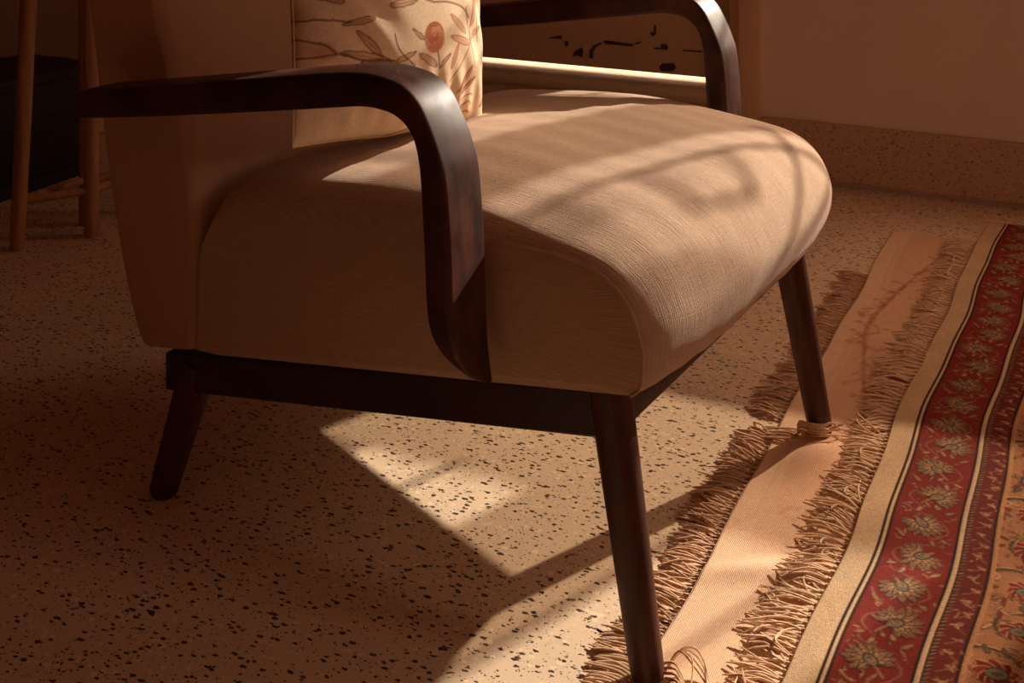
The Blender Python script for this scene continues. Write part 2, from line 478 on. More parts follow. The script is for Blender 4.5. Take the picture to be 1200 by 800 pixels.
# scuffs where the paint has come off (flat flakes, slightly proud of the leaf)
def flake(pts):
    m_ = MB()
    k = len(pts)
    m_.add([(a, 0.0497, z) for a, z in pts] + [(a, 0.0478, z) for a, z in pts],
           [tuple(range(k, 2 * k))] + [(i, (i + 1) % k, k + (i + 1) % k, k + i) for i in range(k)])
    return m_
SCUFFS = []
for pts in SCUFFS_PX:
    o = flake(pts).build('paint_chip', M['scuff'], door, False)

# window in the far wall: a plain frame, an iron grille, added panels that block or filter the sun
F0, F1 = 0.0, 0.04
CZ0, CZ1 = 0.765, 1.72
win = MB()
win.box(WA0, WA0 + .03, F0, F1, WZ0, WZ1)
win.box(WA1 - .03, WA1, F0, F1, WZ0, WZ1)
win.box(WA0, WA1, F0, F1, WZ0, WZ0 + .03)
win.box(WA0, WA1, F0, F1, WZ1 - .03, WZ1)
window = struct('window_1', win, M['frame_paint'])
def cloth(name, left, right, z0, z1, m, b=0.022):  # builds one of the added light-shaping panels
    """a hanging panel between two edge lines given as [(z, a), ...]"""
    nz, na = 14, 26
    vs_, fs_ = [], []
    for j in range(nz):
        z = z0 + (z1 - z0) * j / (nz - 1)
        l_ = np.interp(z, [p[0] for p in left], [p[1] for p in left]); r_ = np.interp(z, [p[0] for p in right], [p[1] for p in right])
        for i in range(na):
            t = i / (na - 1)
            a_ = l_ + (r_ - l_) * t
            vs_.append((a_, b + .006 * math.sin(a_ * 75 + 2 * z), z))
    for j in range(nz - 1):
        for i in range(na - 1):
            fs_.append((j * na + i, j * na + i + 1, (j + 1) * na + i + 1, (j + 1) * na + i))
    return mesh_obj(name, vs_, fs_, m, window, True)
for args in LIGHT_PANELS:
    cloth(*args[:5], M[args[5]])
def bar(p, q, r=0.006):
    MB().tube([(p[0], 0.06, p[1]), (q[0], 0.06, q[1])], r, 8).build('grille_bar', M['iron'], window)
def barpath(pts, r=0.006):
    MB().tube([(a, 0.06, z) for a, z in catmull(pts, 5)], r, 8).build('grille_bar', M['iron'], window)
for p, q, r in BARS:
    bar(p, q, r)
for pts in CURVES:
    barpath(pts)
pd = bpy.data.lights.new('window_portal', 'AREA')
pd.shape = 'RECTANGLE'; pd.size = WA1 - WA0; pd.size_y = WZ1 - WZ0
pd.cycles.is_portal = True
po = bpy.data.objects.new('window_portal', pd)
po.location = room((WA0 + WA1) / 2, 0.12, (WZ0 + WZ1) / 2)
po.rotation_euler = (math.pi / 2 + math.pi, 0, PHI)
COL.objects.link(po)

# ================================================================== armchair
chair = empty('armchair', (0, 0, 0))
tag(chair, 'low armchair with dark curved wooden arms and a tan upholstered seat', 'armchair')

def rail_z(x):                       # underside of the tilted seat frame
    return 0.2377 - (0.062 - x) * 0.156
RH = 0.049
for s in (-1, 1):
    y0, y1 = (-0.297, -0.262) if s < 0 else (0.262, 0.297)
    vs_ = []
    for x in (-0.572, 0.066):
        for y in (y0, y1):
            for z in (0, RH):
                vs_.append((x, y, rail_z(x) + z))
    mb = MB(); mb.add(vs_, [(0, 1, 3, 2), (4, 6, 7, 5), (0, 4, 5, 1), (2, 3, 7, 6), (0, 2, 6, 4), (1, 5, 7, 3)])
    o = mb.build('side_rail', M['wood'], chair, False)
    bv = o.modifiers.new('bevel', 'BEVEL'); bv.width = 0.003; bv.segments = 2
for nm, x0, x1 in (('front_rail', 0.036, 0.066), ('rear_rail', -0.572, -0.542)):
    zb = rail_z((x0 + x1) / 2)
    MB().box(x0, x1, -0.261, 0.261, zb, zb + RH, 0.003).build(nm, M['wood'], chair)

def make_leg(top, foot, r0, r1):
    top, foot = Vector(top), Vector(foot)
    P = [top.lerp(foot, t) for t in (0, .03, .25, .5, .75, .96, .99)]
    R = [r0 + (r1 - r0) * t for t in (0, .03, .25, .5, .75, .96, 1.0)]
    R[-1] = r1 * 0.93
    P.append(foot); R.append(r1 * .86)
    return MB().tube(P, R, 32, 2.25, up=(1, 0, 0)).build('leg', M['leg_wood'], chair)
for s in (-1, 1):
    make_leg((0.0540, s * 0.2797, 0.2865), (0.1035, s * 0.291, 0.0064), 0.0222, 0.0168)
    make_leg((-0.527, s * 0.2780, 0.180), (-0.583, s * 0.291, 0.0), 0.0235, 0.0172)

# bent arms: (front/top edge F,z | inner edge F,z | outer S)
ARM = [(-.606, .538, -.606, .508, .407), (-.592, .541, -.592, .507, .410), (-.442, .565, -.442, .528, .410), (-.312, .586, -.312, .548, .410),
       (-.220, .6005, -.215, .5635, .410), (-.172, .606, -.170, .5705, .410), (-.142, .6045, -.143, .570, .410), (-.116, .598, -.126, .566, .410),
       (-.097, .583, -.113, .558, .410), (-.083, .560, -.104, .547, .410), (-.072, .536, -.0985, .531, .410), (-.0645, .512, -.095, .510, .410),
       (-.060, .47, -.092, .47, .410), (-.0575, .43, -.0895, .43, .410), (-.056, .39, -.0875, .39, .410), (-.055, .362, -.086, .364, .408),
       (-.054, .338, -.082, .343, .402), (-.052, .318, -.077, .326, .391), (-.050, .302, -.071, .312, .376), (-.048, .291, -.065, .301, .355)]
ARM_IN = 0.340
def make_arm(s):
    st = catmull(ARM, 4)
    vs_, fs_ = [], []
    NP = 20
    for (ox, oz, ix, iz, so) in st:
        a = np.array([ox, oz]); b = np.array([ix, iz])
        mid = (a + b) / 2; h = (a - b) / 2
        hw = max((so - ARM_IN) / 2, 0.004); ym = (so + ARM_IN) / 2
        hl = np.linalg.norm(h); hd = h / hl
        r = 0.0065
        k = 0
        for cx, cy, a0 in ((1, 1, 0), (-1, 1, 90), (-1, -1, 180), (1, -1, 270)):
            for j in range(5):
                w_ = math.radians(a0 + j * 22.5)
                u_ = cx * (hl - r) + r * math.cos(w_)
                y_ = cy * (hw - min(r, hw * .9)) + min(r, hw * .9) * math.sin(w_)
                p = mid + hd * u_
                vs_.append((p[0], s * (ym + y_), p[1]))
    m_ = len(st)
    for i in range(m_ - 1):
        for k in range(NP):
            k2 = (k + 1) % NP
            q = (i * NP + k, i * NP + k2, (i + 1) * NP + k2, (i + 1) * NP + k)
            fs_.append(q if s > 0 else q[::-1])
    e0 = tuple(range(NP)); e1 = tuple((m_ - 1) * NP + k for k in range(NP))
    fs_.append(e0[::-1] if s > 0 else e0); fs_.append(e1 if s > 0 else e1[::-1])
    o = mesh_obj('armrest', vs_, fs_, M['arm_wood'], chair, True, auto=50)
    MB().tube([(-.087, s * .300, .325), (-.083, s * .345, .325)], 0.005, 12).build('arm_dowel', M['wood'], chair)
    y0, y1 = sorted((s * 0.300, s * 0.345))
    MB().tube([(-.585, y0, .522), (-.585, y1, .522)], 0.011, 12).build('arm_dowel', M['wood'], chair)
for s in (-1, 1):
    make_arm(s)

# seat: near-flat side panels, a crowned top that rolls over the front
SIDE = [(-.500, .212), (-.497, .26), (-.494, .33), (-.484, .385), (-.455, .415), (-.40, .430), (-.33, .437), (-.25, .443), (-.165, .4445), (-.085, .437), (-.02, .429), (.035, .4205),
        (.066, .4095), (.088, .391), (.1005, .366), (.1068, .338), (.106, .318), (.103, .304), (.094, .2965)]

def make_seat2():
    P = catmull(SIDE, 4)
    n = len(P)
    tan = np.gradient(P, axis=0); tan /= np.linalg.norm(tan, axis=1)[:, None]
    nor = np.stack([-tan[:, 1], tan[:, 0]], 1)
    arc = np.concatenate([[0], np.cumsum(np.linalg.norm(np.diff(P, axis=0), axis=1))])
    front = P[:, 0] > -.3
    sw = np.interp(P[:, 0], [-.5, -.45, -.30, -.1, .03, .08, .107], [.004, .016, .020, .030, .036, .044, .048])
    low = np.interp(P[:, 1], [.296, .304, .355, .38], [.12, .36, 1.0, 1.0])
    sw = np.where(front, sw * low, sw * np.interp(P[:, 1], [.2, .36, .42], [0, .2, 1]))
    HS, rE = 0.313, 0.010
    q = 1 - (1 - np.cos(np.linspace(0, math.pi / 2, 26)))
    ss = np.concatenate([-q[:0:-1][::-1], [0.0], q[:0:-1]])       # -1 .. 1, dense at the sewn edges
    ss = np.array(sorted(set(np.round(ss, 5))))
    vs_, uv, fs_ = [], [], []
    soft = np.interp(P[:, 0], [-.5, -.1, .02], [.050, .026, .006])
    upm = np.interp(P[:, 1], [.34, .42], [0, 1])
    for s in ss:
        d = (1 - abs(s)) * HS
        bul = (1 - abs(s) ** 2.3) ** 0.62
        es = np.where(d < soft, soft - np.sqrt(np.maximum(0, soft ** 2 - np.maximum(0, soft - d) ** 2)), 0) * upm
        Q = P + nor * (sw * bul - es * .75)[:, None]
        for i in range(n):
            wob = (0.0012 * math.sin(13 * Q[i][0] + 7 * s) + .0010 * math.sin(31 * s + 17 * Q[i][0])) * bul
            vs_.append((Q[i][0], s * HS, Q[i][1] + wob))
            uv.append((arc[i], s * HS))
    m_ = len(ss)
    for j in range(m_ - 1):
        for i in range(n - 1):
            fs_.append((j * n + i, j * n + i + 1, (j + 1) * n + i + 1, (j + 1) * n + i)[::-1])
        fs_.append((j * n, (j + 1) * n, (j + 1) * n + n - 1, j * n + n - 1)[::-1])
    for j, sg in ((0, -1), (m_ - 1, 1)):
        k0 = len(vs_)
        for i in range(n):
            x, y, z = vs_[j * n + i]
            vs_.append((x, y, z)); uv.append((x, z + 3))
        c = len(vs_)
        # a second ring, pulled in and padded out a little
        for i in range(n):
            x, y, z = vs_[k0 + i]
            t = .12
            vs_.append((x + (-.17 - x) * t, y + sg * .004, z + (.34 - z) * t if z > rail_z(x) + .075 else z + .004)); uv.append((x, z + 3))
        for i in range(n - 1):
            f_ = (k0 + i, k0 + i + 1, c + i + 1, c + i)
            fs_.append(f_[::-1] if sg > 0 else f_)
        f_ = (k0 + n - 1, k0, c, c + n - 1)
        fs_.append(f_[::-1] if sg > 0 else f_)
        f_ = tuple(c + i for i in range(n))
        fs_.append(f_[::-1] if sg > 0 else f_)
    bm = bmesh.new()
    o = mesh_obj('seat_cushion', vs_, fs_, M['fabric'], chair, True, uv=uv)
    bm.from_mesh(o.data); bmesh.ops.recalc_face_normals(bm, faces=bm.faces[:]); bm.to_mesh(o.data); bm.free()
    o.data.polygons.foreach_set('use_smooth', [True] * len(o.data.polygons))
    # welt along each sewn edge
    for j in (0, m_ - 1):
        pts = [vs_[j * n + i] for i in range(10, n, 2) if vs_[j * n + i][0] > -.06]
        sg = -1 if j == 0 else 1
        MB().tube([(p[0], p[1] + sg * .0005, p[2]) for p in pts], 0.0017, 6).build('seam', M['fabric'], o)
    return o
seat = make_seat2()

BACK = [(.196, -.500, -.598), (.205, -.4985, -.607), (.23, -.498, -.618), (.30, -.498, -.641), (.38, -.499, -.660), (.44, -.506, -.672), (.52, -.527, -.685),
        (.60, -.553, -.699), (.75, -.602, -.724), (.88, -.640, -.745), (.93, -.660, -.752), (.945, -.680, -.745)]
def make_back():
    st = catmull(BACK, 3)
    NS, HS = 17, 0.314
    vs_, uv, fs_ = [], [], []
    ring = 0
    for (z, f, r) in st:
        k0 = len(vs_)
        pts = []
        rad = min(0.018, (f - r) * .45)
        flat = np.interp(z, [.196, .21, .9, .945], [.0, 1, 1, .2])
        for k in range(NS):          # front, from near to far
            s = -1 + 2 * k / (NS - 1)
            pts.append((f - rad * 0 + .020 * flat * (1 - abs(s) ** 2.2), s * (HS - rad)))
        for j in range(1, 6):
            w_ = math.radians(90 * j / 6)
            pts.append((f - rad + rad * math.cos(w_), HS - rad + rad * math.sin(w_)))
        pts.append((f - rad, HS)); pts.append((r + rad, HS))
        for j in range(1, 6):
            w_ = math.radians(90 + 90 * j / 6)
            pts.append((r + rad + rad * math.cos(w_), HS - rad + rad * math.sin(w_)))
        for k in range(NS):
            s = 1 - 2 * k / (NS - 1)
            pts.append((r - .006 * flat * (1 - abs(s) ** 2.2), s * (HS - rad)))
        for j in range(1, 6):
            w_ = math.radians(180 + 90 * j / 6)
            pts.append((r + rad + rad * math.cos(w_), -HS + rad + rad * math.sin(w_)))
        pts.append((r + rad, -HS)); pts.append((f - rad, -HS))
        for j in range(1, 6):
            w_ = math.radians(270 + 90 * j / 6)
            pts.append((f - rad + rad * math.cos(w_), -HS + rad + rad * math.sin(w_)))
        ring = len(pts)
        low = np.interp(z, [.196, .30], [1, 0])
        for x, y in pts:
            vs_.append((x, y, z + .156 * (x + .5) * low + .016 * low))
            uv.append((z, y + x))
    m_ = len(st)
    for i in range(m_ - 1):
        for k in range(ring):
            k2 = (k + 1) % ring
            fs_.append((i * ring + k, i * ring + k2, (i + 1) * ring + k2, (i + 1) * ring + k))
    fs_.append(tuple(range(ring - 1, -1, -1)))
    fs_.append(tuple((m_ - 1) * ring + k for k in range(ring)))
    return mesh_obj('backrest', vs_, fs_, M['fabric_back'], chair, True, uv=uv, auto=60)
make_back()

# ================================================================== a small raster painter for printed and woven patterns
class Canvas:
    def __init__(s, w, h, res, base):
        s.res, s.nx, s.ny = res, int(round(w / res)) + 1, int(round(h / res)) + 1
        s.a = np.empty((s.ny, s.nx, 3), np.float32); s.a[:] = base
        s.h = np.zeros((s.ny, s.nx), np.float32)
        s.x0 = s.y0 = 0.0
    def win(s, x0, x1, y0, y1):
        i0 = max(0, int((x0 - s.x0) / s.res)); i1 = min(s.nx, int((x1 - s.x0) / s.res) + 2)
        j0 = max(0, int((y0 - s.y0) / s.res)); j1 = min(s.ny, int((y1 - s.y0) / s.res) + 2)
        if i0 >= i1 or j0 >= j1: return None
        X, Y = np.meshgrid(s.x0 + np.arange(i0, i1) * s.res, s.y0 + np.arange(j0, j1) * s.res)
        return (slice(j0, j1), slice(i0, i1)), X, Y
    def put(s, sl, m, c, dh=0.0):
        m3 = m[..., None]
        s.a[sl] = s.a[sl] * (1 - m3) + np.asarray(c, np.float32) * m3
        if dh: s.h[sl] = np.where(m > .5, dh, s.h[sl])
    def line(s, pts, r, c, al=1.0, sub=5, taper=False, dh=0.0):
        P = catmull(pts, sub) if len(pts) > 2 and sub > 1 else np.asarray(pts, float)
        W = s.win(P[:, 0].min() - r * 2, P[:, 0].max() + r * 2, P[:, 1].min() - r * 2, P[:, 1].max() + r * 2)
        if W is None: return
        sl, X, Y = W
        best = np.full(X.shape, 9.0)
        n = len(P) - 1
        for i in range(n):
            a, b = P[i], P[i + 1]
            ab = b - a; L = max(ab @ ab, 1e-12)
            t = np.clip(((X - a[0]) * ab[0] + (Y - a[1]) * ab[1]) / L, 0, 1)
            d = np.hypot(X - a[0] - t * ab[0], Y - a[1] - t * ab[1])
            rr = r * (1 - .75 * (i / n)) if taper else r
            best = np.minimum(best, d - rr)
        s.put(sl, np.clip(.5 - best / s.res, 0, 1) * al, c, dh)
    def ell(s, cx, cy, rx, ry, ang, c, al=1.0, ring=None, dh=0.0, soft=None):
        R = max(rx, ry) * 1.3 + 2 * s.res
        W = s.win(cx - R, cx + R, cy - R, cy + R)
        if W is None: return
        sl, X, Y = W
        ca, sa = math.cos(ang), math.sin(ang)
        u = ((X - cx) * ca + (Y - cy) * sa) / rx; v = (-(X - cx) * sa + (Y - cy) * ca) / ry
        d = (np.hypot(u, v) - 1) * min(rx, ry)
        if ring: d = np.abs(d) - ring
        s.put(sl, np.clip(.5 - d / (soft or s.res), 0, 1) * al, c, dh)
    def leaf(s, p, q, w, fill, line_c=None, lw=.0009, al=1.0, dh=0.0):
        p, q = np.asarray(p, float), np.asarray(q, float)
        c = (p + q) / 2; d = q - p; L = np.hypot(*d); ang = math.atan2(d[1], d[0])
        R = L * .6 + w
        W = s.win(c[0] - R, c[0] + R, c[1] - R, c[1] + R)
        if W is None: return
        sl, X, Y = W
        ca, sa = math.cos(ang), math.sin(ang)
        u = np.clip(((X - p[0]) * ca + (Y - p[1]) * sa) / L, -.2, 1.2); v = -(X - p[0]) * sa + (Y - p[1]) * ca
        half = w * np.sqrt(np.clip(np.sin(np.pi * np.clip(u, 0, 1)), 0, 1)) * (1 - .35 * np.clip(u, 0, 1))
        dist = np.abs(v) - half
        dist = np.where((u < 0) | (u > 1), 1.0, dist)
        if fill is not None: s.put(sl, np.clip(.5 - dist / s.res, 0, 1) * al, fill, dh)
        if line_c is not None: s.put(sl, np.clip(.5 - (np.abs(dist) - lw) / s.res, 0, 1) * al, line_c, dh)

def band(cv, x0, x1, c, dh=0.0):
    i0, i1 = max(0, int(round((x0 - cv.x0) / cv.res))), int(round((x1 - cv.x0) / cv.res))
    cv.a[:, i0:i1] = c
    if dh: cv.h[:, i0:i1] = dh

# ================================================================== red rug
CREAM, GOLD, TANF = srgb(214, 178, 140), srgb(190, 136, 94), srgb(176, 120, 84)
RED, REDD, BRN, OLV = srgb(132, 40, 32), srgb(112, 38, 31), srgb(58, 32, 24), srgb(104, 88, 66)
GREY = srgb(128, 118, 100)
def paint_red_rug():
    cv = Canvas(0.46, 2.02, 0.0016, RED)          # x inwards from the knots, y along the short end
    rg = np.random.RandomState(5)
    X0 = 0.040
    band(cv, 0, .031, CREAM)
    band(cv, .031, .034, BRN); band(cv, .034, .0375, CREAM, .0006); band(cv, .0375, X0, BRN)
    B1 = .114
    band(cv, X0, B1, RED)
    band(cv, B1, B1 + .0022, BRN); band(cv, B1 + .0022, B1 + .0075, CREAM, .0008); band(cv, B1 + .0075, B1 + .010, BRN)
    G0, G1 = B1 + .010, B1 + .040
    band(cv, G0, G0 + .0055, srgb(84, 40, 30))
    band(cv, G0 + .0055, G1, REDD)
    band(cv, G1, G1 + .0025, BRN); band(cv, G1 + .0025, G1 + .007, GOLD, .0006)
    band(cv, G1 + .007, .47, TANF)
    def bits(x0, x1, y0, y1, n, cols, l0=.003, l1=.008, w=.0009):
        for _ in range(n):
            px, py = rg.uniform(x0, x1), rg.uniform(y0, y1)
            a = rg.uniform(0, 6.28); L = rg.uniform(l0, l1)
            q = (px + L * math.cos(a), py + L * math.sin(a))
            if rg.rand() < .5:
                cv.leaf((px, py), q, w * 1.9, cols[rg.randint(len(cols))], BRN, .0004, .85)
            else:
                cv.line([(px, py), ((px + q[0]) / 2 + rg.uniform(-.002, .002), (py + q[1]) / 2 + rg.uniform(-.002, .002)), q], w, cols[rg.randint(len(cols))], .8, 3)
    # field: red rosettes held by olive scrolls, close set on tan
    fx = G1 + .007
    LT = srgb(206, 156, 112)
    y = 0.0
    while y < 2.05:
        for col in range(5):
            bits(fx + .060 * col, fx + .060 * (col + 1), y, y + .05, 16, [OLV, LT, srgb(150, 62, 44), srgb(150, 98, 64), LT], .005, .014, .0010)
        y += .05
    y, k = .02, 0
    while y < 2.1:
        for col in range(4):
            s = 1 if (k + col) % 2 else -1
            c = (fx + .034 + col * .074 + s * .005 + rg.uniform(-.004, .004), y + (col % 2) * .040 + rg.uniform(-.004, .004))
            rs = .019 + .005 * ((k + 2 * col) % 3 == 0)
            pts = [(c[0] + (.036 - .0050 * t) * math.cos(.75 * t * s + 1.2), c[1] + (.036 - .0050 * t) * math.sin(.75 * t * s + 1.2)) for t in np.linspace(-2.6, 4.4, 15)]
            cv.line(pts, .0026, OLV, .95, dh=.0005); cv.line(pts, .0009, srgb(70, 54, 42), .9)
            cv.line([(p[0] + .004 * s, p[1] + .003) for p in pts[:10]], .0009, LT, .8)
            for j in range(9):
                a = 2 * math.pi * j / 9 + .2 * s
                q = (c[0] + rs * math.cos(a) * rg.uniform(.9, 1.1), c[1] + rs * math.sin(a) * rg.uniform(.9, 1.1))
                cv.leaf(c, q, rs * .44, (srgb(126, 34, 28), srgb(142, 50, 36))[j % 2], LT, .0006, 1.0, .0005)
            cv.ell(c[0], c[1], rs * .46, rs * .36, .4, GREY); cv.ell(c[0], c[1], rs * .46, rs * .36, .4, BRN, ring=.0007)
            cv.ell(c[0], c[1], rs * .22, rs * .15, .4, OLV)
            for j in range(8):
                a = rg.uniform(0, 6.28)
                p = (c[0] + (rs + .007) * math.cos(a), c[1] + (rs + .007) * math.sin(a)); b_ = a + rg.uniform(-1.2, 1.2)
                q = (p[0] + .017 * math.cos(b_), p[1] + .017 * math.sin(b_))
                cv.leaf(p, q, .0034, (OLV, LT, srgb(140, 48, 36), srgb(160, 108, 70))[j % 4], BRN, .0005, .95, .0004)
            e = (c[0] + .036 * s, c[1] + .020)
            cv.line([(e[0] - .016, e[1] - .008), (e[0] - .004, e[1] + .006), (e[0] + .008, e[1] + .002), (e[0] + .006, e[1] - .008), (e[0] - .001, e[1] - .006)], .0013, LT, .9, dh=.0004)
        y += .080; k += 1
    # main border: palmettes turned this way and that, on a vine, with scattered leaves
    cx = (X0 + B1) / 2
    P0, P1c, P2 = srgb(146, 112, 82), srgb(166, 124, 90), srgb(190, 146, 108)
    y, k = .045, 0
    while y < 2.05:
        s = 1 if k % 2 else -1
        c0 = (cx + s * .005, y)
        ax = .9 * s + (math.pi if k % 3 == 0 else 0)
        # vine
        cv.line([(cx - s * .010, y - .030), (cx - s * .026, y - .012), (cx - s * .022, y + .006), (cx, y + .022), (cx + s * .022, y + .030), (cx + s * .024, y + .044)], .0010, srgb(150, 104, 74), .8)
        # serrated halo
        for lay, (n_, L0, w_, c_) in enumerate(((13, .031, .0058, P0), (11, .024, .0050, P1c), (9, .017, .0042, P2))):
            for j in range(n_):
                a = ax + (j - (n_ - 1) / 2) * (4.6 / n_) + rg.uniform(-.07, .07)
                L = L0 * (1.0 - .22 * abs(j - (n_ - 1) / 2) / n_ * 2) * rg.uniform(.88, 1.1)
                p = (c0[0] + .005 * math.cos(a), c0[1] + .005 * math.sin(a))
                q = (c0[0] + L * math.cos(a), c0[1] + L * math.sin(a))
                cv.leaf(p, q, w_, c_, BRN, .0006, .92, .0005)
                if lay == 0: cv.line([((p[0] + q[0]) / 2, (p[1] + q[1]) / 2), q], .0005, RED, .7, 1)
        cv.ell(c0[0], c0[1], .0105, .0072, ax, OLV, 1, dh=.0004)
        cv.ell(c0[0], c0[1], .0105, .0072, ax, BRN, 1, ring=.0007)
        cv.ell(c0[0], c0[1], .0074, .0046, ax, GREY, 1, ring=.0010)
        cv.line([(c0[0] - .004, c0[1] + .003), (c0[0], c0[1] - .002), (c0[0] + .005, c0[1] + .001), (c0[0] + .002, c0[1] + .004)], .0007, P2, .9)
        st_ = (c0[0] - .016 * math.cos(ax), c0[1] - .016 * math.sin(ax))
        cv.line([c0, st_, (st_[0] - .006 * s, st_[1] - .008)], .0014, P1c, .9)
        ym = y + .037
        for (dx, dy, ex, ey, w) in ((-.020, -.006, -.030, .006, .0035), (-.010, .002, -.006, .014, .0035), (.010, .0, .014, -.013, .0035), (.020, .006, .030, .000, .0032), (.0, .004, .006, .016, .003)):
            cv.leaf((cx + s * dx, ym + dy), (cx + s * ex, ym + ey), w, (P1c, P2)[rg.randint(2)], BRN, .0005, .85, .0004)
        bits(X0 + .003, B1 - .003, ym - .020, ym + .020, 17, [P0, P1c, P2, srgb(168, 72, 52)])
        y += .070; k += 1
    band(cv, G0 - .010, G0 - .0078, BRN); band(cv, G0 - .0078, G0 - .0025, CREAM, .0008); band(cv, G0 - .0025, G0, BRN)
    band(cv, G0, G0 + .0055, srgb(84, 40, 30)); band(cv, G0 + .0055, G1, REDD)
    band(cv, G1, G1 + .0025, BRN); band(cv, G1 + .0025, G1 + .007, GOLD, .0006)
    # beads of the guard stripe
    y = 0.0
    while y < 2.02:
        cv.line([(G0 + .001, y), (G0 + .0045, y + .003 + rg.uniform(-.001, .001))], .0009, srgb(176, 132, 96), rg.uniform(.4, .8), 1)
        y += .0066
    # small flowers of the guard stripe
    k = 0; y = .01
    gc = (G0 + .0055 + G1) / 2
    while y < 2.02:
        s = 1 if k % 2 else -1
        cv.line([(gc + s * .008, y - .012), (gc + s * .001, y - .006), (gc - s * .004, y + .002)], .0008, srgb(168, 118, 86), .6)
        for j in range(5):
            a = 2 * math.pi * j / 5 + rg.uniform(0, 1)
            cv.leaf((gc - s * .003, y), (gc - s * .003 + .0062 * math.cos(a), y + .0062 * math.sin(a)), .0017, (srgb(196, 150, 112), srgb(150, 90, 64))[j % 2], None, al=.8)
        for _ in range(4):
            px, py = gc + rg.uniform(-.011, .011), y + rg.uniform(-.012, .012)
            a = rg.uniform(0, 6.28); L = rg.uniform(.003, .006)
            cv.line([(px, py), (px + L * math.cos(a), py + L * math.sin(a))], .0008, (srgb(190, 144, 106), srgb(70, 44, 34))[rg.randint(2)], .75, 1)
        y += .024; k += 1
    # uneven dye and wear
    g = rg.uniform(-1, 1, (64, 16))
    gy = np.clip(np.linspace(0, 62.99, cv.ny), 0, 62.99); gx = np.clip(np.linspace(0, 14.99, cv.nx), 0, 14.99)
    iy, ix = gy.astype(int), gx.astype(int); ty, tx = (gy - iy)[:, None], (gx - ix)[None, :]
    G = (g[iy][:, ix] * (1 - ty) + g[iy + 1][:, ix] * ty) * (1 - tx) + (g[iy][:, ix + 1] * (1 - ty) + g[iy + 1][:, ix + 1] * ty) * tx
    cv.a *= (1 + .10 * G + rg.normal(0, .07, G.shape))[..., None]
    return cv

def grid_sheet(name, xs, ys, zf, thick, col_fn, m, parent, wav=None):
    """a thick cloth: top grid, skirt and underside"""
    X, Y = np.meshgrid(xs, ys)
    Z = zf(X, Y)
    XX = X + (wav(Y) * np.ones_like(X) if wav else 0)
    ny, nx = X.shape
    V = np.stack([XX, Y, Z], -1).reshape(-1, 3)
    idx = np.arange(nx * ny).reshape(ny, nx)
    q = np.stack([idx[:-1, :-1], idx[:-1, 1:], idx[1:, 1:], idx[1:, :-1]], -1).reshape(-1, 4)
    rim = np.concatenate([idx[0, :], idx[1:, -1], idx[-1, -2::-1], idx[-2:0:-1, 0]])
    R = V[rim].copy(); R[:, 2] = np.maximum(R[:, 2] - thick, 0.0002)
    k0 = len(V); nr = len(rim)
    a = np.arange(nr); b = (a + 1) % nr
    skirt = np.stack([rim[b], rim[a], k0 + a, k0 + b], -1)
    faces = np.concatenate([q, skirt])
    V = np.concatenate([V, R])
    me = bpy.data.meshes.new(name)
    me.vertices.add(len(V)); me.vertices.foreach_set('co', V.astype(np.float32).ravel())
    me.loops.add(faces.size); me.loops.foreach_set('vertex_index', faces.astype(np.int32).ravel())
    me.polygons.add(len(faces))
    me.polygons.foreach_set('loop_start', np.arange(0, faces.size, 4, dtype=np.int32))
    me.update(calc_edges=True)
    me.polygons.foreach_set('use_smooth', np.ones(len(faces), bool))
    uvl = me.uv_layers.new(name='weave')
    UV = V[:, :2][faces.ravel()].astype(np.float32)
    uvl.data.foreach_set('uv', UV.ravel())
    C = np.ones((len(V), 4), np.float32)
    ctop = col_fn(X, Y).reshape(-1, 3)
    C[:k0, :3] = ctop; C[k0:, :3] = ctop[rim]
    at = me.color_attributes.new('print', 'FLOAT_COLOR', 'POINT'); at.data.foreach_set('color', C.ravel())
    me.materials.append(m); me.validate()
    o = bpy.data.objects.new(name, me)
    return link(o, parent)

def floor_noise(x, y, ph=0.0):
    return (np.sin(7.3 * x + 3.1 * y + ph) + np.sin(-5.1 * x + 8.7 * y + 1.7 + ph) + .5 * np.sin(17 * x + 13 * y + ph)) / 2.5

# rug frames (local x inwards from the fringed end, local y along that end)
BR_O, BR_A = Vector((0.0845, -0.20, 0.0)), math.atan(0.078)
RR_O, RR_A = Vector((0.212, -0.05, 0.0)), math.atan(0.0525)
def beige_h(x, y):                       # local, height of the beige flatweave above the floor
    h = .0042 + .0010 * floor_noise(x * 1.2, y)
    h += .0055 * np.exp(-((y - .135 - .55 * (x - .06)) / .022) ** 2) * np.exp(-((x - .055) / .055) ** 2)       # shallow ruck near the front
    h += .016 * np.exp(-((y - .40 - .9 * (x - .045)) / .05) ** 2) * np.exp(-((x - .065) / .040) ** 2)          # ruck by the far foot
    h += .008 * np.exp(-((y - .80 + .8 * (x - .1)) / .06) ** 2) * np.exp(-((x - .10) / .06) ** 2)
    for (fy, fx) in ((-.094, .012), (.482, .062)):       # pressed flat under the feet
        d = np.hypot(x - fx, y - fy)
        h = h + (.0062 - h) * np.exp(-(d / .028) ** 2)
    return h

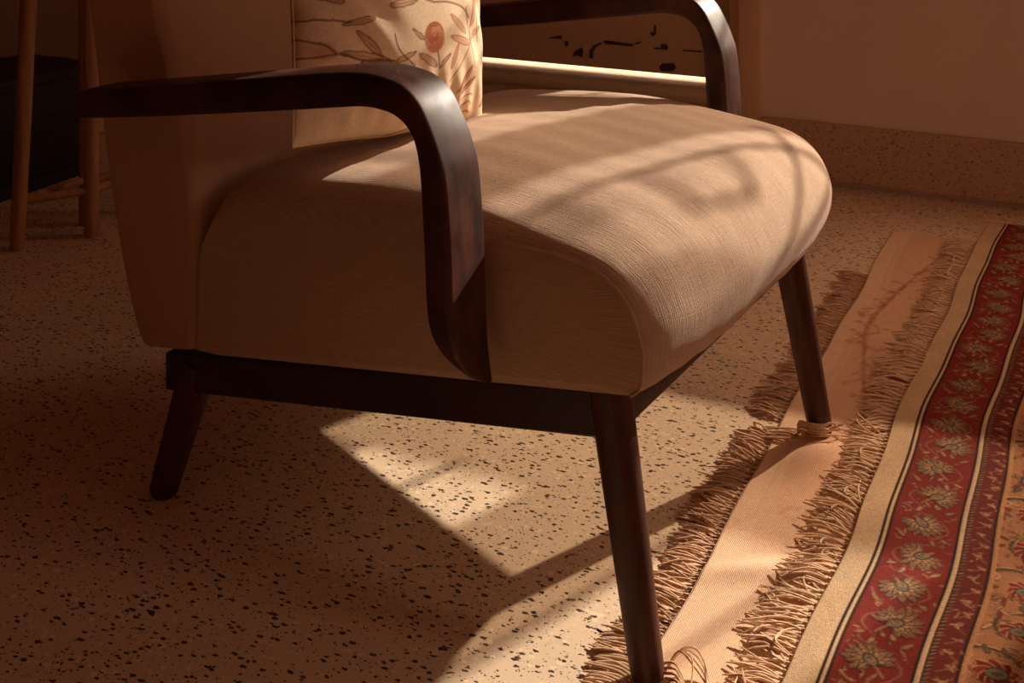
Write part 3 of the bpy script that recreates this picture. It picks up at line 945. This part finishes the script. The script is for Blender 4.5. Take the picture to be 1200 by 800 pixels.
# ------------------------------------------------------------------ the rugs
red_cv = paint_red_rug()
def build_rugs():
    # beige flatweave: runs right, under the red one
    root = empty('beige_rug', BR_O, BR_A)
    tag(root, 'thin beige flatweave rug with faded pattern, under the armchair\'s front feet', 'rug')
    cv = Canvas(0.36, 1.64, 0.003, srgb(226, 188, 142))
    cv.y0 = -.16
    rg = np.random.RandomState(3)
    RB = srgb(166, 100, 72)
    cv.a[:] = srgb(232, 190, 156)
    X_ = np.arange(cv.nx) * cv.res; Y_ = cv.y0 + np.arange(cv.ny) * cv.res
    bandm = np.clip((X_ - .030) / .012, 0, 1) * np.clip((.150 - X_) / .02, 0, 1)
    cv.a = cv.a * (1 - .17 * (bandm[None, :] * np.clip((Y_ - .16) / .2, 0, 1)[:, None])[..., None] * np.array([.45, 1, 1.15], np.float32))
    y = .30
    while y < 1.4:                       # faded vine band
        pts = [(.045 + .10 * (0.5 + .5 * math.sin(5.1 * t)), t) for t in np.linspace(y, y + .16, 9)]
        cv.line(pts, .0034, RB, .5)
        for j in range(6):
            t = y + .16 * j / 6
            x = .045 + .10 * (0.5 + .5 * math.sin(5.1 * t))
            a = rg.uniform(-2.6, -.4) if j % 2 else rg.uniform(.4, 2.6)
            L = rg.uniform(.025, .05)
            q = (x + L * math.cos(a), t + L * math.sin(a))
            cv.line([(x, t), ((x + q[0]) / 2 + .006, (t + q[1]) / 2), q], .0022, RB, .5)
            cv.leaf(q, (q[0] + rg.uniform(-.02, .02), q[1] + rg.uniform(-.02, .02)), .006, RB, None, al=.45)
            cv.ell(x + rg.uniform(-.03, .03), t + rg.uniform(-.02, .02), rg.uniform(.003, .009), rg.uniform(.003, .006), a, RB, .4)
        y += .16
    for (x, y, r) in ((.10, .19, .030), (.13, .23, .022), (.07, .27, .020), (.085, .16, .012)):
        for j in range(9):
            a = 2 * math.pi * j / 9
            cv.ell(x + r * .7 * math.cos(a), y + r * .7 * math.sin(a), r * .3, r * .18, a, RB, .30)
    cv.line([(.028, .24), (.028, .6), (.030, 1.34)], .0016, RB, .22); cv.line([(.150, .30), (.150, .7), (.152, 1.3)], .0016, RB, .22)
    G = rg.normal(0, .035, cv.a.shape[:2])
    cv.a *= (1 + G)[..., None]
    xs = np.arange(0, .36, .0035); ys = np.arange(-.15, 1.445, .0045)
    def col(X, Y):
        i = np.clip((X / cv.res).astype(int), 0, cv.nx - 1); j = np.clip(((Y - cv.y0) / cv.res).astype(int), 0, cv.ny - 1)
        return cv.a[j, i]
    grid_sheet('flatweave', xs, ys, lambda X, Y: beige_h(X, Y), .0035, col, M['beige_rug'], root, lambda Y: .003 * np.sin(7 * Y + 1) + .002 * np.sin(19 * Y))

    # red rug on top of it
    root2 = empty('red_oriental_rug', RR_O, RR_A)
    tag(root2, 'thick red oriental rug with flowered border and fringe, at the right edge', 'rug')
    c2 = red_cv
    c2.y0 = -.58
    xs = np.concatenate([np.arange(0, .455, .0017)]); ys = np.arange(-.55, 1.428, .0017)
    def col2(X, Y):
        i = np.clip((X / c2.res).round().astype(int), 0, c2.nx - 1); j = np.clip(((Y - c2.y0) / c2.res).round().astype(int), 0, c2.ny - 1)
        return c2.a[j, i]
    def h2(X, Y):
        i = np.clip((X / c2.res).round().astype(int), 0, c2.nx - 1); j = np.clip(((Y - c2.y0) / c2.res).round().astype(int), 0, c2.ny - 1)
        base = .0118 + .0016 * floor_noise(X, Y, .6) + .0020 * (1 - np.exp(-X / .03))
        base = base + .004 * np.exp(-((Y - .165) / .05) ** 2) * np.exp(-(X / .06) ** 2)
        return base + c2.h[j, i]
    wav = lambda Y: .0035 * np.sin(9 * Y + .5) + .003 * np.sin(4 * Y + 2) + .0015 * np.sin(23 * Y)
    grid_sheet('pile', xs, ys, h2, .0052, col2, M['red_rug'], root2, wav)
    # the rest of the rug, out of the picture
    MB().box(.3572, 2.0, -.15, 1.44, 0.0005, .0045).build('flatweave_body', M['pillow_plain'], root, False)
    far = MB().box(.4545, 1.9, -.55, 1.428, .0066, .0125)
    far.build('rug_body', M['red_plain'], root2, False)
    return root, root2
M['pillow_plain'] = mat_fabric('pillow_edge', srgb(236, 198, 150), 'Object')
M['red_plain'] = NT('red_wool', 0.95, 0.1).m
M['red_plain'].node_tree.nodes['Principled BSDF'].inputs['Base Color'].default_value = (*srgb(140, 66, 48), 1)
beige, redrug = build_rugs()

# fringes: each knotted tassel is a piece of its own; twelve meshes shared by all of them
def tassel_mesh(name, L, messy, m, seed, strands=6):
    rg = np.random.RandomState(seed)
    mb = MB()
    # knot
    mb.tube([(.002, 0, .001), (.0, 0, .0018), (-.004, 0, .0020), (-.007, 0, .0014)], [.0009, .0020, .0022, .0012], 6)
    for k in range(strands):
        y0 = (k - (strands - 1) / 2) * .0008
        ang = rg.normal(0, .10 + .26 * messy)
        curl = rg.normal(0, .25 + 1.0 * messy)
        ln = L * rg.uniform(.82, 1.10)
        p = np.array([-.005, y0, .0016]); a = ang
        pts = [p.copy()]
        zz = rg.uniform(.001, .0045 + .004 * messy)
        for i in range(7):
            a += curl / 7 + rg.normal(0, .10 + .10 * messy)
            p = p + np.array([-math.cos(a), math.sin(a), 0]) * ln / 7
            t = (i + 1) / 7
            p[2] = .0014 + zz * math.sin(math.pi * min(1, t * 1.05)) + (.0012 * k / strands)
            pts.append(p.copy())
        rr = rg.uniform(.00105, .00145)
        mb.tube(pts, [rr] * 6 + [rr * .9, rr * .5], 5)
    me_o = mb.build(name, m, None, True)
    me = me_o.data
    bpy.data.objects.remove(me_o)
    return me
V1 = [tassel_mesh('tassel', .050, .16, M['yarn_grey'], 100 + i, 5) for i in range(10)]
V2 = [tassel_mesh('tassel', .056, .34, M['yarn'], 200 + i, 5) for i in range(14)]
def fringe(parent, y0, y1, step, meshes, wav, zf, skip=None, lay=0.0, seed=0):
    rg = np.random.RandomState(seed)
    y = y0
    drift = 0.0
    while y < y1:
        drift = .86 * drift + rg.normal(0, .10)
        if not (skip and skip(y)):
            o = bpy.data.objects.new('tassel', meshes[rg.randint(len(meshes))])
            o.location = (wav(y) + rg.normal(0, .0008), y, zf(y))
            o.rotation_euler = (rg.normal(0, .15), lay, drift + rg.normal(0, .06))
            s = rg.uniform(.88, 1.12)
            o.scale = (s, rg.choice([-1, 1]) * s if False else s, 1)
            link(o, parent)
        y += step * rg.uniform(.85, 1.15)
fringe(beige, -.145, 1.165, .0125, V1, lambda y: .003 * math.sin(7 * y + 1) + .002 * math.sin(19 * y), lambda y: .0006,
       skip=lambda y: -.125 < y < -.078 or .455 < y < .51, lay=0.0, seed=1)
def beige_under(y):                      # height of the flatweave below the red rug's fringe
    p = RR_O + Matrix.Rotation(RR_A, 3, 'Z') @ Vector((-.03, y, 0))
    q = Matrix.Rotation(-BR_A, 3, 'Z') @ (p - BR_O)
    return float(beige_h(q.x, q.y))
fringe(redrug, -.40, 1.30, .0125, V2, lambda y: .0035 * math.sin(9 * y + .5) + .003 * math.sin(4 * y + 2) + .0015 * math.sin(23 * y),
       lambda y: beige_under(y) + .0012, lay=0.0, seed=2)

# strands pushed up and looped round the two front feet
def loose(name, pts, r, m, n=6):
    P = catmull(pts, 5)
    return MB().tube([tuple(p) for p in P], [r] * (len(P) - 1) + [r * .4], n), m
def strands(parent_obj, lists, m, name='tassel'):
    mb = MB()
    inv = Matrix.Rotation(-BR_A, 3, 'Z')
    for pts, r in lists:
        P = catmull(pts, 5)
        mb.tube([inv @ (Vector(p) - BR_O) for p in P], [r] * (len(P) - 1) + [r * .35], 6)
    return mb.build(name, m, parent_obj)
FX, FY = .1015, .291
rg = np.random.RandomState(9)
L = []
for k in range(8):                                    # hank across the far foot, held at its camera side
    z = .010 + .0022 * k + rg.uniform(-.001, .001)
    y = FY - .026 - rg.uniform(0, .006)
    L.append(([(FX - .026, y + .012, z * .7), (FX - .019, y + .003, z + .004), (FX - .002, y - .001, z + .006), (FX + .014, y + .003, z + .007), (FX + .022, y + .012, z + .006 + rg.uniform(-.004, .004)), (FX + .030 + rg.uniform(0, .012), y + .022, z + rg.uniform(-.004, .012))], .0013))
strands(beige, L, M['yarn'])
L = []
for k in range(10):
    a = rg.uniform(-.5, .5)
    L.append(([(FX - .022, FY - .030 + .004 * k - .012, .004), (FX - .036, FY - .036 + .004 * k - .012, .007 + .004 * rg.rand()), (FX - .060, FY - .040 + .004 * k - .012 + .012 * a, .006), (FX - .078, FY - .042 + .004 * k - .012 + .020 * a, .002)], .0012))
strands(beige, L, M['yarn_grey'])
NX, NY = .1015, -.291
L = []
for k in range(4):                                    # a few strands arching away from the near foot
    d = .003 * k
    L.append(([(NX + .012, NY + .030 - d, .006), (NX + .022, NY + .040 - d, .020 + .001 * k), (NX + .034 + .002 * k, NY + .046 - 2 * d, .021 - .002 * k), (NX + .046 + .003 * k, NY + .040 - 2 * d, .014 - .003 * k), (NX + .056 + .002 * k, NY + .026 - 3 * d, .008)], .0011))
L.append(([(NX + .024, NY + .036, .020), (NX + .036, NY + .030, .022), (NX + .044, NY + .012, .014), (NX + .046, NY - .012, .007)], .0009))
for k in range(6):                                    # yarns lying over the turned lip
    L.append(([(NX + .008 + .004 * k, NY + .020 - .006 * k, .012), (NX + .024 + .004 * k, NY + .016 - .007 * k, .020 - .0006 * k), (NX + .038 + .004 * k, NY + .006 - .008 * k, .013)], .0013))
strands(beige, L, M['yarn'])
L = []
for k in range(12):
    a = rg.uniform(-.5, .5)
    y = NY + .026 - .0048 * k
    L.append(([(NX - .010, y, .003), (NX - .026, y + .002, .0050 + .003 * rg.rand()), (NX - .042, y + .002 + .012 * a, .005), (NX - .056 - .012 * rg.rand(), y + .022 * a, .0018)], .0012))
strands(beige, L, M['yarn'])
# the rug's own edge turned up against the near foot
def lip():
    vs_, fs_ = [], []
    inv = Matrix.Rotation(-BR_A, 3, 'Z')
    na, nb = 14, 9
    for i in range(na):
        t = i / (na - 1)
        for j in range(nb):
            w_ = math.radians(-10 + 150 * j / (nb - 1))
            R_ = .013 * math.sin(math.pi * (.12 + .88 * t) * .9 + .1)
            c = Vector((NX + .030 + .020 * t, NY - .040 + .052 * (1 - t), .005))
            vs_.append(inv @ (c + Vector((R_ * math.cos(w_), -.2 * R_, R_ * math.sin(w_))) - BR_O))
    for i in range(na - 1):
        for j in range(nb - 1):
            fs_.append((i * nb + j, i * nb + j + 1, (i + 1) * nb + j + 1, (i + 1) * nb + j))
    o = mesh_obj('turned_edge', vs_, fs_, M['lip'], beige)
    sd = o.modifiers.new('thick', 'SOLIDIFY'); sd.thickness = .003; sd.offset = 0
M['lip'] = mat_yarn('turned_wool', srgb(196, 128, 92))
lip()

# ================================================================== pillow
e1 = Vector((.12, .993, 0)).normalized()
n0 = Vector((e1.y, -e1.x, 0)); tl = math.radians(7.)
e2 = Vector((-n0.x * math.sin(tl), -n0.y * math.sin(tl), math.cos(tl)))
nn = e1.cross(e2)
_r = Matrix.Rotation(math.radians(-2.5), 3, nn)          # slumped: its left corner rides a little higher
e1, e2 = _r @ e1, _r @ e2
PW, PH = .35, .34
PC = Vector((-.302, .038, .446)) - e1 * PW / 2
def make_pillow():
    cv = Canvas(PW + .04, PH + .04, .0012, srgb(252, 224, 192))
    cv.x0, cv.y0 = -PW / 2 - .02, -.02
    LINE, FILL, DK = srgb(182, 104, 68), srgb(206, 140, 98), srgb(130, 78, 54)
    rg = np.random.RandomState(21)
    def stamp(dx, dy, mir):
        f = lambda p: (mir * p[0] + dx, p[1] + dy)
        for x, y in PRINT['blot']:
            for _ in range(5):
                cv.ell(mir * x + dx + rg.normal(0, .006), y + dy + rg.normal(0, .005), rg.uniform(.006, .013), rg.uniform(.005, .010), rg.uniform(0, 3), FILL, .25, soft=.006)
        for p, q in PRINT['leaf']:
            L = math.hypot(p[0] - q[0], p[1] - q[1])
            dk = DK if p[0] < .03 else LINE
            cv.leaf(f(p), f(q), max(.003, L * .115), FILL, dk, .0008, .45)
            cv.leaf(f(p), f(q), max(.003, L * .115), None, dk, .0007, .8)
            cv.line([f(p), f(q)], .0005, dk, .7, 1)
        for pts in PRINT['line']:
            cv.line([f(p) for p in pts], .0012, DK if pts[0][0] < .03 else LINE, .85)
        for c in PRINT['rose']:
            c = f(c)
            cv.ell(c[0], c[1], .0175, .019, 0, srgb(206, 128, 84), .85, soft=.003)
            cv.ell(c[0] + .001, c[1] - .006, .017, .013, 0, srgb(190, 104, 66), .6, soft=.006)
            for k in range(4):
                r = .0165 - .0035 * k
                cv.line([(c[0] + mir * r * math.cos(a), c[1] + .004 + r * math.sin(a) * .85) for a in np.linspace(.2 + k, 3.4 + k, 7)], .0009, srgb(150, 76, 48), .95)
            cv.ell(c[0], c[1], .0175, .019, 0, LINE, .8, ring=.0007)
    stamp(0, 0, 1); stamp(-.03, .175, -1); stamp(.02, -.16, -1)
    cv.a *= (1 + rg.normal(0, .02, cv.a.shape[:2]))[..., None]
    N = 270
    g = np.linspace(-1, 1, N)
    U, Vv = np.meshgrid(g, g)
    bow = lambda t: 1 - .062 * (1 - t ** 2) ** 1.1
    X = U * PW / 2 * bow(Vv); Y = PH / 2 + Vv * PH / 2 * bow(U)
    Y = Y + .024 * np.clip(-U - .1, 0, 1) * (1 - Vv) / 2
    th = (np.clip(1 - np.abs(U) ** 2.6, 0, 1) ** .62) * (np.clip(1 - np.abs(Vv) ** 2.6, 0, 1) ** .62)
    # soft creases running in from the lower corners
    wr = .0022 * np.sin(34 * U + 9 * Vv) * np.exp(-((np.abs(Vv) - .8) / .25) ** 2) + .0028 * np.sin(16 * (U + Vv)) * np.exp(-((np.abs(U) - .75) / .3) ** 2)
    base = np.array(PC); E1, E2, NN = np.array(e1), np.array(e2), np.array(nn)
    vs_, uv, cols = [], [], []
    iu = np.clip(((X - cv.x0) / cv.res).round().astype(int), 0, cv.nx - 1); iv = np.clip(((Y - cv.y0) / cv.res).round().astype(int), 0, cv.ny - 1)
    C = cv.a[iv, iu]
    P1 = base + X[..., None] * E1 + Y[..., None] * E2 + ((.075 * th + wr * th))[..., None] * NN
    P2 = base + X[..., None] * E1 + Y[..., None] * E2 - (.050 * th)[..., None] * NN
    V = np.concatenate([P1.reshape(-1, 3), P2.reshape(-1, 3)])
    idx = np.arange(N * N).reshape(N, N)
    q = np.stack([idx[:-1, :-1], idx[:-1, 1:], idx[1:, 1:], idx[1:, :-1]], -1).reshape(-1, 4)
    F = np.concatenate([q, q[:, ::-1] + N * N])
    UV = np.stack([np.concatenate([X.ravel(), X.ravel() + 1]), np.concatenate([Y.ravel(), Y.ravel()])], -1)
    o = mesh_obj('throw_pillow', V, F.tolist(), M['pillow'], None, True, uv=UV, col=np.concatenate([C.reshape(-1, 3), C.reshape(-1, 3)]))
    # weld rim
    bm = bmesh.new(); bm.from_mesh(o.data)
    bmesh.ops.remove_doubles(bm, verts=bm.verts[:], dist=1e-5)
    bm.to_mesh(o.data); bm.free()
    tag(o, 'cream cotton throw pillow with rust coloured flower print on the armchair seat', 'pillow')
    rim = [tuple(base + X[j, i] * E1 + Y[j, i] * E2) for j, i in [(0, k) for k in range(0, N, 9)] + [(k, N - 1) for k in range(0, N, 9)] + [(N - 1, N - 1 - k) for k in range(0, N, 9)] + [(N - 1 - k, 0) for k in range(0, N, 9)]]
    MB().tube(rim + [rim[0]], .0011, 6).build('piping', M['pillow_plain'], o)
    return o
make_pillow()

# ================================================================== stool and chest in the dark corner
def camxy(X, D):
    c, s = math.cos(.54032), math.sin(.54032)
    return (.6192 + X * c - D * s, -1.4168 + X * s + D * c)
def make_stool():
    feet = [Vector((*camxy(*p), 0)) for p in STOOL_FEET]
    ctr = sum(feet, Vector()) / 4
    root = empty('wooden_stool', ctr)
    tag(root, 'slim pale wooden stool standing behind the armchair by the dark chest', 'stool')
    H_ = .66
    tops = []
    for f in feet:
        d = f - ctr
        t = d * .80 + Vector((0, 0, H_))
        tops.append(t)
        MB().tube([d, d.lerp(t, .5), t], [.0150, .0165, .0175], 14).build('leg', M['stool_wood'], root)
    for i in range(4):
        a, b = i, (i + 1) % 4
        z = .098
        pa = (feet[a] - ctr).lerp(tops[a], z / H_); pb = (feet[b] - ctr).lerp(tops[b], z / H_)
        MB().tube([pa, pb], .0085, 10).build('stretcher', M['stool_wood'], root)
    bm_ = MB()
    ring = [t * 1.35 for t in tops]
    for v in ring: v.z = 0
    vs_ = [(v.x, v.y, H_) for v in ring] + [(v.x, v.y, H_ + .03) for v in ring]
    bm_.add(vs_, [(3, 2, 1, 0), (4, 5, 6, 7), (0, 1, 5, 4), (1, 2, 6, 5), (2, 3, 7, 6), (3, 0, 4, 7)])
    o = bm_.build('seat', M['stool_wood'], root, False)
    bv = o.modifiers.new('bevel', 'BEVEL'); bv.width = .012; bv.segments = 3
make_stool()
def make_chest():
    x0, x1, y0, y1, h = -2.175, -1.925, -1.9, -.675, .275
    root = empty('dark_chest', room((x0 + x1) / 2, (y0 + y1) / 2), PHI)
    tag(root, 'low dark wooden chest against the left wall behind the stool', 'chest')
    dx, dy = (x1 - x0) / 2, (y1 - y0) / 2
    MB().box(-dx + .008, dx - .008, -dy + .008, dy - .008, .03, h - .03, .004).build('body', M['chest_wood'], root)
    MB().box(-dx, dx, -dy, dy, h - .03, h, .006).build('lid', M['chest_wood'], root)
    MB().box(-dx + .004, dx - .004, -dy + .004, dy - .004, 0.0, .03, .003).build('plinth', M['chest_wood'], root)
make_chest()
